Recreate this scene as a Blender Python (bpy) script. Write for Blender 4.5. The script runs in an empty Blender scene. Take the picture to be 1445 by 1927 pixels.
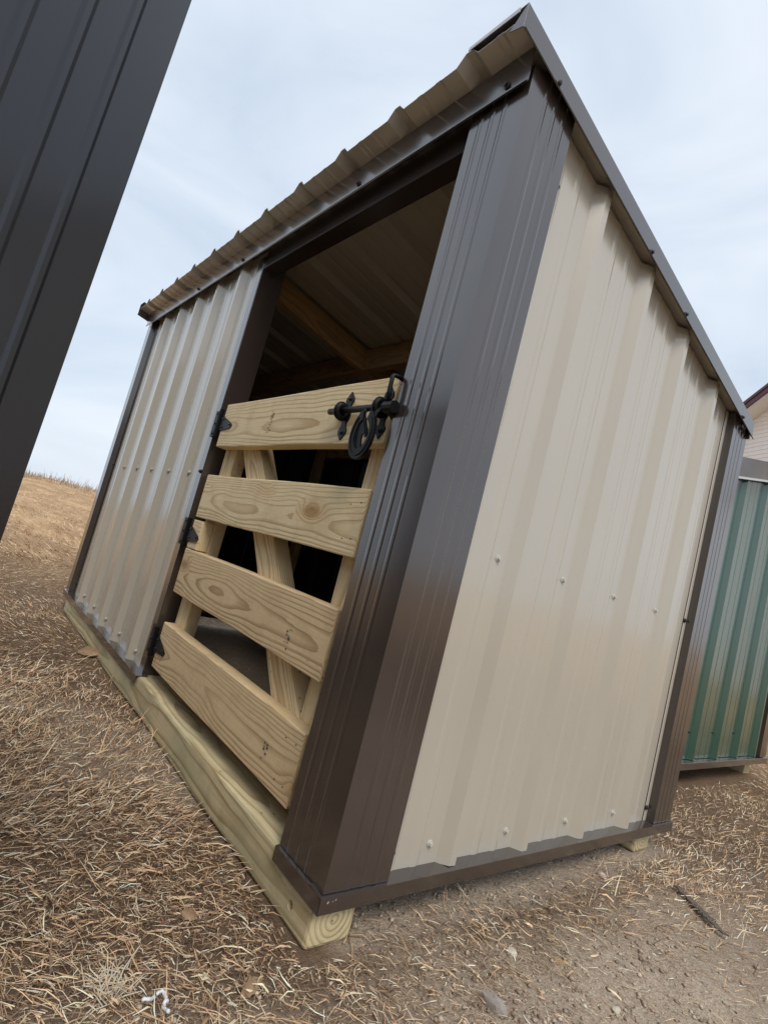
import bpy, bmesh, math, random
import numpy as np
from mathutils import Matrix, Vector
random.seed(7); rng = np.random.default_rng(11)
SC = bpy.context.scene; COL = SC.collection

# ------------------------------------------------------------------ camera, sky, sun, exposure
CAM = Vector((0.65162, -0.58584, 0.50816))
FWD = Vector((-0.78197499, 0.61615634, 0.09416203)); RGT = Vector((0.6173937, 0.74489924, 0.25288364)); UPV = Vector((-0.08567464, -0.25588372, 0.96290362))
cd = bpy.data.cameras.new('camera'); co = bpy.data.objects.new('camera', cd); COL.objects.link(co)
cd.sensor_fit = 'VERTICAL'; cd.sensor_height = 36.0; cd.lens = 36.0*1029.86/1927.0
cd.clip_start = 0.02; cd.clip_end = 3000
co.matrix_world = Matrix(((RGT.x, UPV.x, -FWD.x, CAM.x), (RGT.y, UPV.y, -FWD.y, CAM.y), (RGT.z, UPV.z, -FWD.z, CAM.z), (0, 0, 0, 1)))
SC.camera = co
SC.render.resolution_x = 767; SC.render.resolution_y = 1024
SC.view_settings.view_transform = 'Standard'; SC.view_settings.look = 'None'
SC.view_settings.gamma = 1; SC.view_settings.use_curve_mapping = False; SC.view_settings.exposure = 0.30

SUNDIR = Vector((0.70, -0.27, 0.92)).normalized()
W = bpy.data.worlds.new('World'); SC.world = W; W.use_nodes = True
wn, wl = W.node_tree.nodes, W.node_tree.links
wn.clear()
out = wn.new('ShaderNodeOutputWorld'); bg = wn.new('ShaderNodeBackground'); wl.new(bg.outputs[0], out.inputs[0])
bg.inputs[1].default_value = 0.1
sky = wn.new('ShaderNodeTexSky'); sky.sky_type = 'NISHITA'; sky.sun_disc = False
sky.sun_elevation = math.asin(SUNDIR.z); sky.sun_rotation = math.atan2(SUNDIR.x, SUNDIR.y)
sky.air_density = 1.0; sky.dust_density = 3.0
tc = wn.new('ShaderNodeTexCoord'); mp = wn.new('ShaderNodeMapping'); mp.inputs['Scale'].default_value = (1.0, 1.0, 2.6)
wl.new(tc.outputs['Generated'], mp.inputs[0])
nz = wn.new('ShaderNodeTexNoise'); nz.inputs['Scale'].default_value = 1.9; nz.inputs['Detail'].default_value = 5; nz.inputs['Roughness'].default_value = 0.52
nz.inputs['Distortion'].default_value = 0.6
wl.new(mp.outputs[0], nz.inputs['Vector'])
cr = wn.new('ShaderNodeValToRGB'); cr.color_ramp.elements[0].position = 0.33; cr.color_ramp.elements[1].position = 0.68
cr.color_ramp.elements[0].color = (5.4, 6.35, 7.5, 1); cr.color_ramp.elements[1].color = (7.6, 8.2, 9.0, 1)
wl.new(nz.outputs['Fac'], cr.inputs[0])
mx = wn.new('ShaderNodeMixRGB'); mx.inputs[0].default_value = 0.88
wl.new(sky.outputs[0], mx.inputs[1]); wl.new(cr.outputs[0], mx.inputs[2]); wl.new(mx.outputs[0], bg.inputs[0])

sd = bpy.data.lights.new('sun', 'SUN'); so = bpy.data.objects.new('sun', sd); COL.objects.link(so)
sd.energy = 1.5; sd.angle = math.radians(24); sd.color = (1.0, 0.95, 0.87)
so.rotation_euler = SUNDIR.to_track_quat('Z', 'Y').to_euler(); so.location = (4, -3, 8)

# ------------------------------------------------------------------ materials
class NT:
    def __init__(s, name):
        s.m = bpy.data.materials.new(name); s.m.use_nodes = True
        s.n, s.l = s.m.node_tree.nodes, s.m.node_tree.links
        s.b = s.n['Principled BSDF']
    def node(s, t, **kw):
        x = s.n.new(t)
        for k, v in kw.items():
            if k in x.inputs: x.inputs[k].default_value = v
            else: setattr(x, k, v)
        return x
    def put(s, v, sock):
        if hasattr(v, 'links'): s.l.new(v, sock)
        else: sock.default_value = v
    def math(s, op, a, b=None, c=None):
        x = s.n.new('ShaderNodeMath'); x.operation = op
        s.put(a, x.inputs[0])
        if b is not None: s.put(b, x.inputs[1])
        if c is not None: s.put(c, x.inputs[2])
        return x.outputs[0]
    def mix(s, f, a, b, mode='MIX'):
        x = s.n.new('ShaderNodeMixRGB'); x.blend_type = mode
        s.put(f, x.inputs[0]); s.put(a, x.inputs[1]); s.put(b, x.inputs[2]); return x.outputs[0]
    def noise(s, vec, scale, detail=3, rough=.5, dist=0):
        x = s.node('ShaderNodeTexNoise', Scale=scale, Detail=detail, Roughness=rough, Distortion=dist)
        if vec is not None: s.l.new(vec, x.inputs['Vector'])
        return x.outputs['Fac']
    def ramp(s, f, p0, c0, p1, c1):
        x = s.n.new('ShaderNodeValToRGB'); e = x.color_ramp.elements
        e[0].position = p0; e[0].color = c0; e[1].position = p1; e[1].color = c1
        s.l.new(f, x.inputs[0]); return x.outputs[0]
    def mapping(s, vec, sc):
        x = s.n.new('ShaderNodeMapping'); x.inputs['Scale'].default_value = sc; s.l.new(vec, x.inputs[0]); return x.outputs[0]
    def bump(s, h, strength, dist, prev=None):
        x = s.node('ShaderNodeBump', Strength=strength, Distance=dist); s.l.new(h, x.inputs['Height'])
        if prev is not None: s.l.new(prev, x.inputs['Normal'])
        return x.outputs[0]
def c4(c): return (c[0], c[1], c[2], 1)

def paint(name, col, rough=.33, wav=.35, dirt=.25, spec=.5, coat=0.0):
    t = NT(name); co_ = t.node('ShaderNodeTexCoord').outputs['Object']
    n1 = t.noise(co_, 3.0, 4, .6); n2 = t.noise(co_, 900, 2, .5); n3 = t.noise(t.mapping(co_, (1, 1, .12)), 26, 4, .6)
    c = t.mix(t.math('MULTIPLY', n3, dirt), c4(col), c4([x*.72+.03 for x in col]))
    c = t.mix(t.math('MULTIPLY', n2, .16), c, c4([min(1, x*1.35) for x in col]))
    t.put(c, t.b.inputs['Base Color'])
    t.put(t.math('ADD', t.math('MULTIPLY', n1, .14), rough-.07), t.b.inputs['Roughness'])
    t.b.inputs['Specular IOR Level'].default_value = spec
    t.b.inputs['Coat Weight'].default_value = coat; t.b.inputs['Coat Roughness'].default_value = .14; t.b.inputs['Coat IOR'].default_value = 1.6
    b1 = t.bump(t.noise(t.mapping(co_, (1, 1, .35)), 5.5, 2, .4), wav, .004)
    t.put(t.bump(n2, .06, .0004, b1), t.b.inputs['Normal'])
    return t.m

def wood(name, light, dark, ring=.0042, cy=-.075, cz=.01, knots=1.0, green=0.0):
    """plain-sawn pine: growth rings round a virtual pith beside the board, length along local X"""
    t = NT(name); oc = t.node('ShaderNodeTexCoord').outputs['Object']
    rnd = t.node('ShaderNodeObjectInfo').outputs['Random']
    off = t.n.new('ShaderNodeCombineXYZ'); t.put(t.math('MULTIPLY', rnd, 37.0), off.inputs[0]); t.put(t.math('MULTIPLY', rnd, 11.0), off.inputs[2])
    v = t.n.new('ShaderNodeVectorMath'); v.operation = 'ADD'; t.l.new(oc, v.inputs[0]); t.l.new(off.outputs[0], v.inputs[1]); P = v.outputs[0]
    sp = t.n.new('ShaderNodeSeparateXYZ'); t.l.new(oc, sp.inputs[0])
    n1 = t.noise(t.mapping(P, (2.0, 5, 5)), 1.0, 2, .5); n2 = t.noise(t.mapping(P, (1.3, 4, 4)), 1.7, 2, .5)
    # knots: sparse cells
    vk = t.node('ShaderNodeTexVoronoi', Scale=1.0); t.l.new(t.mapping(P, (4.6, 7.0, 11.0)), vk.inputs['Vector'])
    sepk = t.n.new('ShaderNodeSeparateColor'); t.l.new(vk.outputs['Color'], sepk.inputs[0])
    on = t.math('MULTIPLY', t.math('GREATER_THAN', sepk.outputs[0], 1-.42*knots), knots)
    d = vk.outputs['Distance']
    kd = t.math('MULTIPLY', t.math('POWER', 2.718, t.math('MULTIPLY', t.math('MULTIPLY', d, d), -22.0)), on)
    yy = t.math('ADD', sp.outputs[1], t.math('MULTIPLY_ADD', n1, .032, cy-.016)); zz = t.math('ADD', sp.outputs[2], t.math('MULTIPLY_ADD', n2, .045, cz-.022))
    r = t.math('SQRT', t.math('ADD', t.math('MULTIPLY', yy, yy), t.math('MULTIPLY', zz, zz)))
    r = t.math('ADD', r, t.math('MULTIPLY', kd, .018))
    fib = t.noise(t.mapping(P, (6, 160, 160)), 1.0, 4, .6)
    ph = t.math('FRACT', t.math('ADD', t.math('DIVIDE', r, ring), t.math('MULTIPLY', fib, .25)))
    late = t.ramp(ph, .52, (0, 0, 0, 1), .90, (1, 1, 1, 1))
    late = t.math('MULTIPLY', late, t.math('MULTIPLY_ADD', t.noise(t.mapping(P, (2, 9, 9)), 1.0, 2), 1.25, .10))
    base = t.mix(t.noise(t.mapping(P, (1.5, 8, 8)), 1.0, 3), c4(light), c4([x*.88 for x in light]))
    base = t.mix(t.math('MULTIPLY', fib, .26), base, c4([light[0]*.72, light[1]*.68, light[2]*.6]))
    c = t.mix(late, base, c4(dark))
    kin = t.ramp(d, .10, (1, 1, 1, 1), .20, (0, 0, 0, 1)); kr = t.math('MULTIPLY', t.math('MULTIPLY', kin, on), .85)
    c = t.mix(kr, c, c4([dark[0]*.62, dark[1]*.5, dark[2]*.42]))
    halo = t.math('MULTIPLY', t.math('MULTIPLY', t.ramp(d, .15, (1, 1, 1, 1), .42, (0, 0, 0, 1)), on), .4)
    c = t.mix(halo, c, c4([dark[0]*1.1, dark[1]*.95, dark[2]*.75]))
    if green:
        c = t.mix(t.math('MULTIPLY', t.ramp(t.noise(P, 7, 4, .6), .35, (0, 0, 0, 1), .75, (1, 1, 1, 1)), green), c, (.30, .34, .22, 1))
    # handling dirt, incising dents, specks
    dm = t.ramp(t.noise(P, 14, 8, .78), .47, (0, 0, 0, 1), .74, (1, 1, 1, 1))
    c = t.mix(t.math('MULTIPLY', dm, .34), c, c4([dark[0]*.75, dark[1]*.7, dark[2]*.65]))
    vs = t.node('ShaderNodeTexVoronoi', Scale=85.0); t.l.new(t.mapping(P, (.6, 1, 1)), vs.inputs['Vector'])
    ss = t.n.new('ShaderNodeSeparateColor'); t.l.new(vs.outputs['Color'], ss.inputs[0])
    spk = t.math('MULTIPLY', t.math('MULTIPLY', t.math('LESS_THAN', vs.outputs['Distance'], .16), t.math('GREATER_THAN', ss.outputs[1], .78)), t.math('GREATER_THAN', t.noise(P, 4, 2), .48))
    c = t.mix(t.math('MULTIPLY', spk, .7), c, c4([dark[0]*.35, dark[1]*.3, dark[2]*.25]))
    t.put(c, t.b.inputs['Base Color']); t.b.inputs['Roughness'].default_value = .72; t.b.inputs['Specular IOR Level'].default_value = .3
    hgt = t.math('ADD', t.math('MULTIPLY', late, -.6), t.math('MULTIPLY', fib, .8))
    hgt = t.math('ADD', hgt, t.math('MULTIPLY', t.noise(P, 60, 4, .6), .5))
    hgt = t.math('SUBTRACT', hgt, t.math('MULTIPLY', spk, .8))
    t.put(t.bump(hgt, .7, .0014), t.b.inputs['Normal'])
    return t.m

M = {}
M['tan'] = paint('tan_painted_steel', (.47, .425, .35), .20, .22, .22, .8, .45)
M['brown'] = paint('brown_painted_steel', (.044, .031, .0255), .20, .20, .2, .9, .6)
M['backer'] = paint('backer_side_steel', (.12, .12, .115), .5, .3, .2)
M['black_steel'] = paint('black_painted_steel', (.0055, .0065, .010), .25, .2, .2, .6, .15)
M['green_steel'] = paint('green_painted_steel', (.020, .075, .050), .22, .4, .35, .9, .5)
M['galv'] = paint('light_trim_steel', (.55, .55, .56), .35, .2, .2)
M['screw_tan'] = paint('tan_screw_paint', (.48, .46, .40), .4, 0, .1)
M['screw_dark'] = paint('dark_screw_paint', (.012, .011, .011), .4, 0, .1)
M['iron'] = paint('black_iron', (.0035, .0035, .004), .45, 0, .1, .22)
M['pine'] = wood('treated_pine', (.90, .725, .44), (.52, .345, .165))
M['pine_worn'] = wood('treated_pine_worn', (.80, .60, .35), (.40, .255, .12), knots=.9)
M['pine_skid'] = wood('treated_pine_skid', (.70, .58, .35), (.33, .215, .09), ring=.010, cy=0.0, cz=0.0, knots=.6, green=.45)
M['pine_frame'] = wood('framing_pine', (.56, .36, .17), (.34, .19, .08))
M['siding'] = paint('vinyl_siding', (.78, .75, .72), .5, .1, .1)
M['maroon'] = paint('maroon_trim', (.075, .018, .028), .4, .1, .15)
M['white'] = paint('white_soffit', (.72, .72, .72), .5, .1, .1)

# ------------------------------------------------------------------ helpers
def tag(o, label=None, cat=None, group=None, kind=None):
    if label: o['label'] = label
    if cat: o['category'] = cat
    if group: o['group'] = group
    if kind: o['kind'] = kind
    return o
def empty(name, loc, label, cat, group=None, rot=None):
    o = bpy.data.objects.new(name, None); COL.objects.link(o); o.location = loc; o.empty_display_size = .1
    o['_m'] = 0
    del o['_m']
    return tag(o, label, cat, group)
WM = {}
def wmat(o): return WM.get(o.name, Matrix.Translation(o.location))
def link(o, parent=None, mw=None):
    """mw = wanted world matrix"""
    COL.objects.link(o); mw = mw or Matrix.Identity(4); WM[o.name] = mw.copy()
    if parent is not None:
        o.parent = parent; o.matrix_parent_inverse = Matrix.Identity(4); o.matrix_basis = wmat(parent).inverted() @ mw
    else: o.matrix_basis = mw
    return o
def mesh(name, vs, fs, mat, parent=None, mw=None, smooth=False):
    me = bpy.data.meshes.new(name); me.from_pydata([tuple(v) for v in vs], [], fs); me.update()
    bm = bmesh.new(); bm.from_mesh(me); bmesh.ops.recalc_face_normals(bm, faces=bm.faces); bm.to_mesh(me); bm.free()
    if mat: me.materials.append(M[mat] if isinstance(mat, str) else mat)
    if smooth:
        for p in me.polygons: p.use_smooth = True
    return link(bpy.data.objects.new(name, me), parent, mw)
def from_bm(name, bm, mat, parent=None, mw=None, smooth=False):
    me = bpy.data.meshes.new(name); bmesh.ops.recalc_face_normals(bm, faces=bm.faces); bm.to_mesh(me); bm.free()
    me.materials.append(M[mat] if isinstance(mat, str) else mat)
    if smooth:
        for p in me.polygons: p.use_smooth = True
    return link(bpy.data.objects.new(name, me), parent, mw)
def bm_box(bm, lo, hi, bev=0, seg=2, mw=None):
    r = bmesh.ops.create_cube(bm, size=1); vs = r['verts']
    for v in vs:
        v.co = Vector([(lo[i]+hi[i])/2 + v.co[i]*(hi[i]-lo[i]) for i in range(3)])
    if bev:
        es = list({e for v in vs for e in v.link_edges})
        r2 = bmesh.ops.bevel(bm, geom=es, offset=bev, segments=seg, affect='EDGES', profile=.5)
        vs = list({v for f in r2['faces'] for v in f.verts} | {v for v in vs if v.is_valid})
    if mw is not None: bmesh.ops.transform(bm, matrix=mw, verts=[v for v in vs if v.is_valid])
    return vs
def box(name, lo, hi, mat, parent=None, bev=.001, mw=None):
    """box whose origin is its own centre (object-space textures stay put)"""
    c = Vector([(lo[i]+hi[i])/2 for i in range(3)]); h = [(hi[i]-lo[i])/2 for i in range(3)]
    bm = bmesh.new(); bm_box(bm, [-x for x in h], h, bev)
    return from_bm(name, bm, mat, parent, (mw or Matrix.Identity(4)) @ Matrix.Translation(c))
def lumber(name, a, b, w, t, mat, parent=None, up=(0, 0, 1), bev=.003, jit=.0012):
    """board from a to b; w along 'up', t across. local X runs along the grain"""
    a, b = Vector(a), Vector(b); x = (b-a).normalized(); u = Vector(up); z = (u-x*u.dot(x)).normalized(); y = z.cross(x)
    L = (b-a).length
    bm = bmesh.new(); bm_box(bm, (-L/2, -t/2, -w/2), (L/2, t/2, w/2), bev, 2)
    # slight crook/waviness so edges are not ruler straight
    n = max(2, int(L/.12))
    for i in range(1, n):
        xx = -L/2+L*i/n
        g = bm.verts[:]+bm.edges[:]+bm.faces[:]
        bmesh.ops.bisect_plane(bm, geom=g, plane_co=(xx, 0, 0), plane_no=(1, 0, 0))
    p1, p2 = random.random()*6, random.random()*6
    for v in bm.verts:
        v.co.z += jit*math.sin(v.co.x*9+p1+v.co.y*20); v.co.y += jit*.8*math.sin(v.co.x*7+p2)
    m = Matrix((x, y, z)).transposed().to_4x4(); m.translation = (a+b)/2
    return from_bm(name, bm, mat, parent, m)
def ruled(name, prof, z0, z1, mat, parent=None, mw=None, th=.0009, nseg=1, jag=0):
    """folded sheet: prof = [(x,y)...] cross-section, drawn out between z0 and z1 (numbers or functions of x,y)"""
    n = len(prof); nor = []
    for i in range(n):
        a = Vector(prof[max(0, i-1)]); b = Vector(prof[min(n-1, i+1)]); d = (b-a)
        d = d.normalized() if d.length > 1e-9 else Vector((1, 0)); nor.append(Vector((-d.y, d.x)))
    vs, fs = [], []
    f0 = z0 if callable(z0) else (lambda x, y: z0); f1 = z1 if callable(z1) else (lambda x, y: z1)
    for s in (0, 1):
        for k in range(nseg+1):
            for i, p in enumerate(prof):
                q = Vector(p) + nor[i]*th*s
                a, b = f0(p[0], p[1]), f1(p[0], p[1])
                if jag and k == 0: a += random.uniform(-jag, jag)
                vs.append((q.x, q.y, a+(b-a)*k/nseg))
    N = n*(nseg+1)
    for s in (0, 1):
        for k in range(nseg):
            for i in range(n-1):
                a = s*N+k*n+i; fs.append((a, a+1, a+n+1, a+n))
    for k in (0, nseg):
        for i in range(n-1): a = k*n+i; fs.append((a, a+1, a+1+N, a+N))
    for i in (0, n-1):
        for k in range(nseg): a = k*n+i; fs.append((a, a+n, a+n+N, a+N))
    return mesh(name, vs, fs, mat, parent, mw)
def rib_profile(u0, u1, ribs, pitch, h=.019, hb=.028, ht=.008, mh=.0016, minor=True):
    """list of (u, v) with v outward: major ribs at given centres and two minor ribs between"""
    ev = []
    for c in ribs:
        ev.append([(c-hb, 0), (c-ht, h), (c+ht, h), (c+hb, 0)])
    if minor:
        cs = sorted(ribs); mins = []
        for c in [cs[0]-pitch]+cs:
            mins += [c+pitch*.37, c+pitch*.63]
        for c in mins: ev.append([(c-.011, 0), (c-.005, mh), (c+.005, mh), (c+.011, 0)])
    ev.sort(key=lambda e: e[0][0]); pts = [(u0, 0)]
    for e in ev:
        if e[0][0] > u0+.001 and e[-1][0] < u1-.001: pts += e
    pts.append((u1, 0)); return pts
def tube(bm, pts, r, n=8, cap=True):
    pts = [Vector(p) for p in pts]; rings = []
    rs = r if isinstance(r, (list, tuple)) else [r]*len(pts); prev = None
    for i, p in enumerate(pts):
        d = (pts[min(i+1, len(pts)-1)]-pts[max(i-1, 0)]).normalized()
        a = (prev - d*prev.dot(d)) if prev is not None else (Vector((0, 0, 1)).cross(d) if abs(d.z) < .9 else Vector((1, 0, 0)).cross(d))
        a.normalize(); prev = a; b = d.cross(a)
        rings.append([bm.verts.new(p+(a*math.cos(2*math.pi*k/n)+b*math.sin(2*math.pi*k/n))*rs[i]) for k in range(n)])
    for i in range(len(rings)-1):
        for k in range(n): bm.faces.new((rings[i][k], rings[i][(k+1) % n], rings[i+1][(k+1) % n], rings[i+1][k]))
    if cap: bm.faces.new(rings[0][::-1]); bm.faces.new(rings[-1])
def prism(bm, outline, y0, y1):
    """outline [(x,z)], drawn along y"""
    a = [bm.verts.new((x, y0, z)) for x, z in outline]; b = [bm.verts.new((x, y1, z)) for x, z in outline]
    bm.faces.new(a); bm.faces.new(b[::-1]); n = len(a)
    for i in range(n): bm.faces.new((a[i], b[i], b[(i+1) % n], a[(i+1) % n]))

# screw: washer + hex head, local +Z points out of the sheet
def screw_mesh(mat):
    bm = bmesh.new()
    tube(bm, [(0, 0, 0), (0, 0, .0012), (0, 0, .0022)], [.0068, .0068, .0052], 12)
    tube(bm, [(0, 0, .002), (0, 0, .0058), (0, 0, .0066)], [.0042, .0042, .0034], 6)
    me = bpy.data.meshes.new('screw'); bmesh.ops.recalc_face_normals(bm, faces=bm.faces); bm.to_mesh(me); bm.free(); me.materials.append(M[mat]); return me
SCREW = {k: screw_mesh(k) for k in ('screw_tan', 'screw_dark')}
def screw(p, nrm, kind, parent, s=1.0):
    o = bpy.data.objects.new('screw', SCREW[kind]); nrm = Vector(nrm).normalized()
    q = nrm.to_track_quat('Z', 'Y').to_matrix().to_4x4() @ Matrix.Rotation(random.random()*6, 4, 'Z') @ Matrix.Scale(s, 4)
    q.translation = Vector(p); return link(o, parent, q)

# ------------------------------------------------------------------ value noise for the terrain
_P = rng.random((512, 512))
def vnoise(x, y):
    xi = np.floor(x).astype(int); yi = np.floor(y).astype(int); fx = x-xi; fy = y-yi
    fx = fx*fx*(3-2*fx); fy = fy*fy*(3-2*fy)
    g = lambda a, b: _P[a % 512, b % 512]
    return (g(xi, yi)*(1-fx)+g(xi+1, yi)*fx)*(1-fy)+(g(xi, yi+1)*(1-fx)+g(xi+1, yi+1)*fx)*fy
def fbm(x, y, o=4):
    s = 0; a = .5; t = 0
    for i in range(o): s = s+a*vnoise(x*2**i+17*i, y*2**i+31*i); t += a; a *= .5
    return s/t
def sstep(a, b, x): t = np.clip((x-a)/(b-a), 0, 1); return t*t*(3-2*t)
G0 = -.090
def ground_h(x, y):
    x = np.asarray(x, float); y = np.asarray(y, float)
    r = np.hypot(x-.65, y+.59)
    near = fbm(x*7, y*7, 4)-.5; mid = fbm(x*1.3+9, y*1.3, 3)-.5
    z = G0 + near*.022 + mid*.05*sstep(1.2, 4, r)
    # the strips under the skids are pressed flat
    flat = np.maximum(sstep(.10, .02, np.abs(y-.055))*sstep(-2.42, -2.32, x)*sstep(.08, -.01, x), sstep(.10, .02, np.abs(y-1.16))*sstep(-2.42, -2.32, x)*sstep(.08, -.01, x))
    z = z*(1-flat)+(G0-.001)*flat
    # far field: swells up to a crest about forty metres off, then falls away
    ang = np.arctan2(y+.59, -(x-.65))      # 0 = along -X
    rise = .03+.50*sstep(-.02, .14, ang)
    crest = 40.
    z = z+rise*sstep(6, crest, r)+(fbm(x*.25, y*.25, 3)-.5)*.5*sstep(8, 30, r)*.45
    z = z-np.maximum(r-crest, 0)*.035
    return z
def dirt_mask(x, y):
    """1 = trodden bare earth, 0 = thatch"""
    x = np.asarray(x, float); y = np.asarray(y, float)
    n = fbm(x*2.2+3, y*2.2+8, 3)
    side = sstep(-.10, .22, x+(n-.5)*.35)*sstep(1.9, .5, y+(n-.5)*.8)*sstep(-.95, -.30, y+(n-.5)*.3)
    inside = sstep(-2.6, -2.3, x)*sstep(.1, -.05, x)*sstep(.02, .10, y)*sstep(1.35, 1.2, y)
    patch = sstep(.60, .72, fbm(x*3.1+40, y*3.1, 3))*.42*sstep(2.6, 1.4, np.hypot(x-.65, y+.59))
    return np.clip(np.maximum(np.maximum(side, inside), patch), 0, 1)

# ground sheet: rings round a point below the lens, fine nearby
nA = 420; radii = [0.0]; r = .05
while r < 700: radii.append(r); r *= 1.024 if r < 8 else 1.06
cx0, cy0 = .1, -.1
rr = np.array(radii[1:]); aa = np.linspace(0, 2*np.pi, nA, endpoint=False)
X = cx0+rr[:, None]*np.cos(aa)[None]; Y = cy0+rr[:, None]*np.sin(aa)[None]; Z = ground_h(X, Y)
V = np.stack([X, Y, Z], -1).reshape(-1, 3); nr = len(rr)
i, j = np.meshgrid(np.arange(nr-1), np.arange(nA), indexing='ij'); j2 = (j+1) % nA
F = np.stack([i*nA+j, i*nA+j2, (i+1)*nA+j2, (i+1)*nA+j], -1).reshape(-1, 4)
def np_mesh(name, V, F, k):
    me = bpy.data.meshes.new(name); me.vertices.add(len(V)); me.vertices.foreach_set('co', V.astype(np.float32).ravel())
    me.loops.add(F.size); me.loops.foreach_set('vertex_index', F.astype(np.int32).ravel())
    me.polygons.add(len(F)); me.polygons.foreach_set('loop_start', np.arange(0, F.size, k, dtype=np.int32)); me.polygons.foreach_set('loop_total', np.full(len(F), k, np.int32))
    me.update(calc_edges=True); me.validate(); return me
def attr(me, name, data):
    a = me.attributes.new(name, 'FLOAT_COLOR', 'POINT'); a.data.foreach_set('color', data.astype(np.float32).ravel())
cap = np.arange(nA); V = np.vstack([V, [[cx0, cy0, float(ground_h(cx0, cy0))]]])
me = np_mesh('ground', V, F, 4)
bm = bmesh.new(); bm.from_mesh(me); bm.verts.ensure_lookup_table()
for k in range(nA): bm.faces.new((bm.verts[k], bm.verts[len(V)-1], bm.verts[(k+1) % nA]))
bmesh.ops.recalc_face_normals(bm, faces=bm.faces)
bm.to_mesh(me); bm.free()
dm = dirt_mask(V[:, 0], V[:, 1]); fieldm = sstep(1.6, 7.5, np.hypot(V[:, 0]-.65, V[:, 1]+.59)); attr(me, 'cover', np.stack([dm, fieldm, dm, np.ones_like(dm)], -1))
me.polygons.foreach_set('use_smooth', np.ones(len(me.polygons), bool))
t = NT('earth_and_thatch'); oc = t.node('ShaderNodeTexCoord').outputs['Object']
covs = t.n.new('ShaderNodeSeparateColor'); t.l.new(t.node('ShaderNodeVertexColor', layer_name='cover').outputs['Color'], covs.inputs[0]); cov = covs.outputs[0]
nA1 = t.noise(oc, 3.5, 6, .62); nB = t.noise(oc, 38, 6, .68); nC = t.noise(oc, 190, 4, .65); nF = t.noise(t.mapping(oc, (.5, 1.8, 1)), 1.1, 6, .65); nS = t.noise(t.mapping(oc, (9, 55, 1)), 1.6, 5, .7, 1.2)
earth = t.mix(nB, (.22, .165, .122, 1), (.60, .49, .38, 1)); earth = t.mix(t.ramp(nC, .45, (0, 0, 0, 1), .75, (1, 1, 1, 1)), earth, (.68, .57, .45, 1))
earth = t.mix(t.math('MULTIPLY', t.ramp(nA1, .5, (0, 0, 0, 1), .7, (1, 1, 1, 1)), .5), earth, (.55, .45, .345, 1))
thatch = t.mix(nS, (.20, .12, .068, 1), (.74, .49, .27, 1)); thatch = t.mix(t.ramp(nB, .42, (0, 0, 0, 1), .7, (1, 1, 1, 1)), thatch, (.24, .155, .095, 1))
thatch = t.mix(t.math('MULTIPLY', t.ramp(nF, .45, (0, 0, 0, 1), .65, (1, 1, 1, 1)), .5), thatch, (.78, .53, .30, 1))
thatch = t.mix(covs.outputs[1], t.mix(nS, (.050, .033, .022, 1), (.27, .18, .115, 1)), thatch)
t.put(t.mix(cov, thatch, earth), t.b.inputs['Base Color']); t.b.inputs['Roughness'].default_value = .95; t.b.inputs['Specular IOR Level'].default_value = .1
h = t.math('ADD', nB, t.math('MULTIPLY', nC, .5)); t.put(t.bump(h, .9, .012), t.b.inputs['Normal'])
me.materials.append(t.m)
tag(link(bpy.data.objects.new('ground', me)), 'bare earth and dry winter pasture', None, None, 'structure')

# ------------------------------------------------------------------ the tan and brown shelter
SL = -.20                       # roof fall towards the back
L, D = 2.398, 1.259
def roof_z(y, top=False): return 1.458+SL*(y+.003)
shed = empty('animal_shelter', (-1.2, .63, G0), 'small tan ribbed steel animal shelter with brown trim and a wooden gate', 'shelter')

# wall sheets (u runs along the wall, v is outward)
front = ruled('front_panel', [(x, .030-v) for x, v in rib_profile(-2.335, -1.085, [-1.237-.2195*k for k in range(5)], .2195)], .0015, 1.42, 'tan', shed, jag=.0008)
sidep = rib_profile(.02, 1.2285, [.304+.2286*k for k in range(-1, 5)], .2286)
side = ruled('side_panel', [(-.030+v, y) for y, v in sidep][::-1], .0015, lambda x, y: roof_z(y)-.012, 'tan', shed, jag=.0012)
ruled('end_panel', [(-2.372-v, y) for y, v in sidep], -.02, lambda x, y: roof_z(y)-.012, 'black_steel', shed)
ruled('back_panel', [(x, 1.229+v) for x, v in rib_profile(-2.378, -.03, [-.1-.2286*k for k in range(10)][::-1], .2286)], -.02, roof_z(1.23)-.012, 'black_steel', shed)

def minor(p0, p1, fr, nx, h=.0010, w=.0058):
    """points from p0 to p1 with small raised beads at distances fr from p1; nx = outward normal"""
    a, b = Vector(p0), Vector(p1); d = (b-a); Ln = d.length; d.normalize(); o = Vector(nx); pts = [tuple(a)]
    for f in sorted([Ln-q for q in fr]):
        for du, hv in ((-w, 0), (-w*.45, h), (w*.45, h), (w, 0)): pts.append(tuple(a+d*(f+du)+o*hv))
    return pts+[tuple(b)]
ec = .007
fr_front = minor((-.146, ec), (-ec, ec), (.052, .081, .110), (0, -1))
fr_side = minor((-ec, .141), (-ec, ec), (.046, .074, .102), (1, 0))[::-1]
prof = [(-.172, .030-.0012), (-.150, .030-.0012)]+fr_front+fr_side[1:]+[(-.030+.0012, .144), (-.030+.0012, .164)]
ctrim = ruled('corner_trim', prof, .002, lambda x, y: 1.43 if y < .02 else roof_z(y)-.008, 'brown', shed, jag=.0006)
prof = [(-.0288, 1.118), (-.0288, 1.140), (-ec, 1.143)]+minor((-ec, 1.143), (-ec, 1.252), (.03, .055, .08), (1, 0))[1:]+minor((-ec, 1.252), (-.14, 1.252), (.03, .07), (0, 1))[1:]
ctb = ruled('corner_trim', prof, .002, lambda x, y: roof_z(y)-.010, 'brown', shed)
prof = [(-2.285, .0288), (-2.325, .0288), (-2.33, ec)]+[(-2.391, ec), (-2.391, .06), (-2.391, .14), (-2.375, .145)]
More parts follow.
